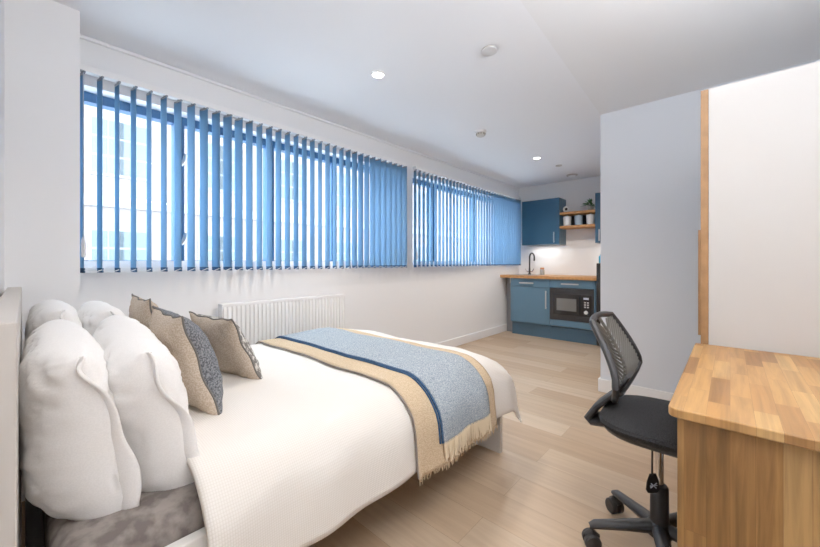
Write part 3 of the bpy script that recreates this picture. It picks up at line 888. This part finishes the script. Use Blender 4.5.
# shelves
for z, lab in ((1.836, 'upper oak shelf carrying the plant between the wall cabinets'), (1.634, 'lower oak shelf carrying three canisters between the wall cabinets')):
    o = obj('wall_shelf', BX(5.36, XK-.012, 1.3885, 1.8735, z-.035, z), M['oakshelf'], bevel=.002); tag(o, lab, 'shelf', 'oak shelves in the kitchen')
o = obj('shelf_back_panel', BX(XK-.011, XK-.001, 1.3885, 1.8735, 1.60, 1.80), M['darkback'], smooth=False); tag(o, 'dark panel on the wall behind the three canisters', 'panel')
for y, m, lab in ((1.795, 'ceram', 'white canister on the lower shelf nearest the left wall cabinet'), (1.635, 'ceramblue', 'blue grey canister in the middle of the lower shelf'), (1.475, 'ceram', 'white canister on the lower shelf nearest the right wall cabinet')):
    t = thing('canister', lab, 'canister', (5.45, y, 1.6345), 'canisters on the lower shelf')
    bm = bmesh.new(); lathe(bm, [(.045, 0), (.050, .005), (.056, .125), (.053, .13)], n=24); obj('pot', bm, M[m], t)
    bm = bmesh.new(); lathe(bm, [(.054, .131), (.055, .142), (.03, .147), (.008, .149), (.009, .158), (.004, .160)], n=24); obj('lid', bm, M[m], t)
t = thing('round_ornament', 'small white ring ornament with dark centre on the upper shelf', 'ornament', (5.42, 1.80, 1.8365))
bm = bmesh.new(); lp = [Vector((0, .033*math.cos(a*math.pi/12), .048+.033*math.sin(a*math.pi/12))) for a in range(24)]; looptube(bm, lp, .0145, 10); obj('ring', bm, M['ceram'], t)
bm = bmesh.new(); lathe(bm, [(.022, -.006), (.022, .006)], (0, 0, .048), 20, 'X'); obj('centre', bm, M['blackm'], t)
t = thing('potted_plant', 'small leafy green plant in a grey pot on the upper shelf', 'plant', (5.46, 1.475, 1.8365))
bm = bmesh.new(); lathe(bm, [(.030, 0), (.034, .005), (.040, .065), (.036, .068), (.034, .058)], n=20); obj('plant_pot', bm, M['pot'], t)
bm = bmesh.new(); rr = random.Random(3)
for k in range(60):
    a = rr.uniform(0, 6.283); el = rr.uniform(.15, 1.45); L_ = rr.uniform(.08, .15)
    if math.sin(a) < 0: L_ *= .55
    d = Vector((math.cos(a)*math.cos(el), math.sin(a)*math.cos(el), math.sin(el))); s = d.cross(Vector((0, 0, 1))).normalized(); up = s.cross(d)
    b0 = Vector((0, 0, .06)); w = rr.uniform(.012, .019)
    c1 = [b0+d*L_*.35, b0+d*L_*.65+s*w, b0+d*L_-Vector((0, 0, .02)), b0+d*L_*.65-s*w]
    tube(bm, [b0, c1[0]], .001, 4)
    bm.faces.new([bm.verts.new(p) for p in c1])
obj('foliage', bm, M['leaf'], t, smooth=False)
# fridge and the blue container on it
B = (5.25, 1.0, 0)
t = thing('fridge', 'black fridge at the right end of the worktop beside the partition', 'fridge', B)
kb('body', t, B, 4.97, 5.58, .84, 1.270, .02, 1.085, M['blackm'], .004)
d = kb('door', t, B, 4.935, 4.967, .842, 1.268, .04, 1.083, M['glossblack'], .006)
kb('handle', d, B, 4.90, 4.934, .86, .875, .6, .95, M['steel'])
for a in (5.02, 5.53):
    for b in (.88, 1.23):
        bm = bmesh.new(); lathe(bm, [(.015, 0), (.015, .02)], (a-B[0], b-B[1], 0), 10); obj('foot', bm, M['blackm'], t)
t = thing('blue_bottle', 'bright blue bottle standing on top of the black fridge', 'bottle', (5.02, 1.235, 1.0855))
bm = bmesh.new(); lathe(bm, [(.022, 0), (.026, .005), (.026, .085), (.012, .10), (.011, .112)], n=16); obj('bottle_body', bm, M['cyan'], t)
bm = bmesh.new(); lathe(bm, [(.013, .1125), (.013, .13)], n=16); obj('cap', bm, M['ceram'], t)

# ------------------------------------------------------------------ ceiling fittings
def downlight(x, y, label, power, r=.038):
    zc = CEIL if y > YP else CEIL-.006
    t = thing('ceiling_downlight', label, 'light', (x, y, zc), 'recessed ceiling downlights')
    bm = bmesh.new(); lathe(bm, [(r+.012, -.0005), (r+.010, -.006), (r, -.006), (r-.004, -.001)], n=28, cap=False); obj('bezel', bm, M['trimw'], t)
    bm = bmesh.new(); lathe(bm, [(r-.004, -.0012), (r-.006, -.003)], n=28); obj('lamp_face', bm, M['lamp'], t)
    l = bpy.data.lights.new('downlight_lamp', 'SPOT'); l.energy = power; l.spot_size = math.radians(150); l.spot_blend = .8; l.shadow_soft_size = .035; l.color = (1, .88, .75)
    o = bpy.data.objects.new('downlight_lamp', l); COL.objects.link(o); o.location = (0, 0, -.03); o.parent = t
    return t
downlight(1.59, 1.74, 'lit round ceiling downlight above the bed', 56)
downlight(4.157, 1.72, 'lit round ceiling downlight nearest the kitchen', 80)
downlight(1.05, .16, 'lit ceiling downlight above the oak desk', 19)
downlight(.28, .30, 'added unseen ceiling downlight near the headboard wall', 3)  # weak fill downlight, added out of view
t = thing('ceiling_vent', 'round white disc on the ceiling above the bed foot', 'vent', (1.84, 1.048, CEIL))
bm = bmesh.new(); lathe(bm, [(.040, -.0005), (.040, -.006)], n=28); obj('vent_base', bm, M['bedframe'], t)
bm = bmesh.new(); lathe(bm, [(.044, -.009), (.048, -.012), (.046, -.016), (.0, -.018)], n=28, cap=False); obj('vent_disc', bm, M['rimgrey'], t)
t = thing('smoke_detector', 'white domed smoke detector on the ceiling between the downlights', 'smoke detector', (2.95, 1.77, CEIL))
bm = bmesh.new(); lathe(bm, [(.054, -.0005), (.054, -.012), (.050, -.016)], n=28); obj('detector_base', bm, M['trimw'], t)
bm = bmesh.new(); lathe(bm, [(.040, -.017), (.042, -.022), (.042, -.030), (.036, -.045), (.02, -.052), (.0, -.053)], n=28, cap=False); h = obj('dome', bm, M['bedframe'], t)
bm = bmesh.new()
for k in range(10):
    a = 2*math.pi*k/10; box(bm, .040*math.cos(a)-.004, .040*math.cos(a)+.004, .040*math.sin(a)-.004, .040*math.sin(a)+.004, -.034, -.020)
obj('vent_slot', bm, M['greyp'], h, smooth=False)
t = thing('ceiling_sensor', 'tiny flat white sensor on the kitchen ceiling', 'sensor', (4.66, 1.64, CEIL))
bm = bmesh.new(); lathe(bm, [(.040, -.0005), (.038, -.010), (.0, -.014)], n=24, cap=False); obj('disc', bm, M['bedframe'], t)
t = thing('extractor_vent', 'round white extractor vent on the ceiling by the kitchen wall', 'vent', (5.30, 1.68, CEIL))
bm = bmesh.new(); lathe(bm, [(.075, -.0005), (.075, -.010), (.060, -.018), (.052, -.010)], n=28, cap=False); obj('vent_ring', bm, M['bedframe'], t)
bm = bmesh.new(); lathe(bm, [(.045, -.010), (.047, -.022), (.0, -.026)], n=28, cap=False); obj('vent_cap', bm, M['trimw'], t)

# ------------------------------------------------------------------ light
w = bpy.data.worlds.new('World'); S.world = w; w.use_nodes = True
nt = w.node_tree; bg = nt.nodes['Background']
sky = nt.nodes.new('ShaderNodeTexSky'); sky.sky_type = 'HOSEK_WILKIE'; sky.turbidity = 6; sky.sun_direction = (-.3, -.5, .8)
mx = nt.nodes.new('ShaderNodeMix'); mx.data_type = 'RGBA'; mx.inputs['Factor'].default_value = .25
mx.inputs['A'].default_value = (.78, .90, 1.0, 1); nt.links.new(sky.outputs[0], mx.inputs['B'])
nt.links.new(mx.outputs['Result'], bg.inputs['Color']); bg.inputs['Strength'].default_value = 19

def area(name, loc, rot, sx, sy, e, col, spread=math.pi):
    l = bpy.data.lights.new(name, 'AREA'); l.shape = 'RECTANGLE'; l.size = sx; l.size_y = sy; l.energy = e; l.color = col; l.spread = spread
    o = bpy.data.objects.new(name, l); COL.objects.link(o); o.location = loc; o.rotation_euler = rot; return o
sun = bpy.data.lights.new('sun', 'SUN'); sun.energy = 1; sun.angle = .02; o = bpy.data.objects.new('sun', sun); COL.objects.link(o)
o.rotation_euler = (math.radians(50), 0, math.radians(-20))   # shines toward +Y, on the building opposite
area('camera_side_fill', (.22, -.25, 2.15), (math.radians(58), 0, math.radians(-30)), .45, .35, 5, (1, .82, .64))  # added unseen lamp beside the camera, for soft fill
area('ceiling_bounce_fill', (.35, -.2, 1.85), (math.radians(175), 0, math.radians(-20)), .4, .4, 19, (.90, .95, 1))  # added unseen fill, aimed up to brighten the ceiling
area('ceiling_bounce_fill', (1.25, -.36, 1.93), (math.radians(165), 0, math.radians(-20)), .5, .3, 21, (.92, .96, 1))  # second added upward fill, out of view above the desk
area('under_cabinet_lamp', (5.50, 2.15, 1.355), (0, 0, 0), .04, .45, 1.6, (1, .96, .9))
area('under_cabinet_lamp', (5.50, 1.12, 1.355), (0, 0, 0), .04, .45, 1.6, (1, .96, .9))

# ------------------------------------------------------------------ camera
cam = bpy.data.cameras.new('camera'); co = bpy.data.objects.new('camera', cam); COL.objects.link(co); S.camera = co
cam.sensor_fit = 'HORIZONTAL'; cam.sensor_width = 36; cam.lens = 351/820*36
cam.shift_y = -11.5/820; cam.clip_start = .01; cam.clip_end = 200
yaw = math.atan2(.674, .739)   # heading measured from +X toward +Y
co.location = (0, 0, H); co.rotation_euler = (math.pi/2, 0, yaw-math.pi/2)

S.view_settings.view_transform = 'Standard'; S.view_settings.look = 'None'; S.view_settings.exposure = 0.0; S.view_settings.gamma = 1.12
S.cycles.max_bounces = 10; S.cycles.diffuse_bounces = 6; S.cycles.transparent_max_bounces = 12
S.cycles.use_denoising = True; S.cycles.sample_clamp_indirect = 8
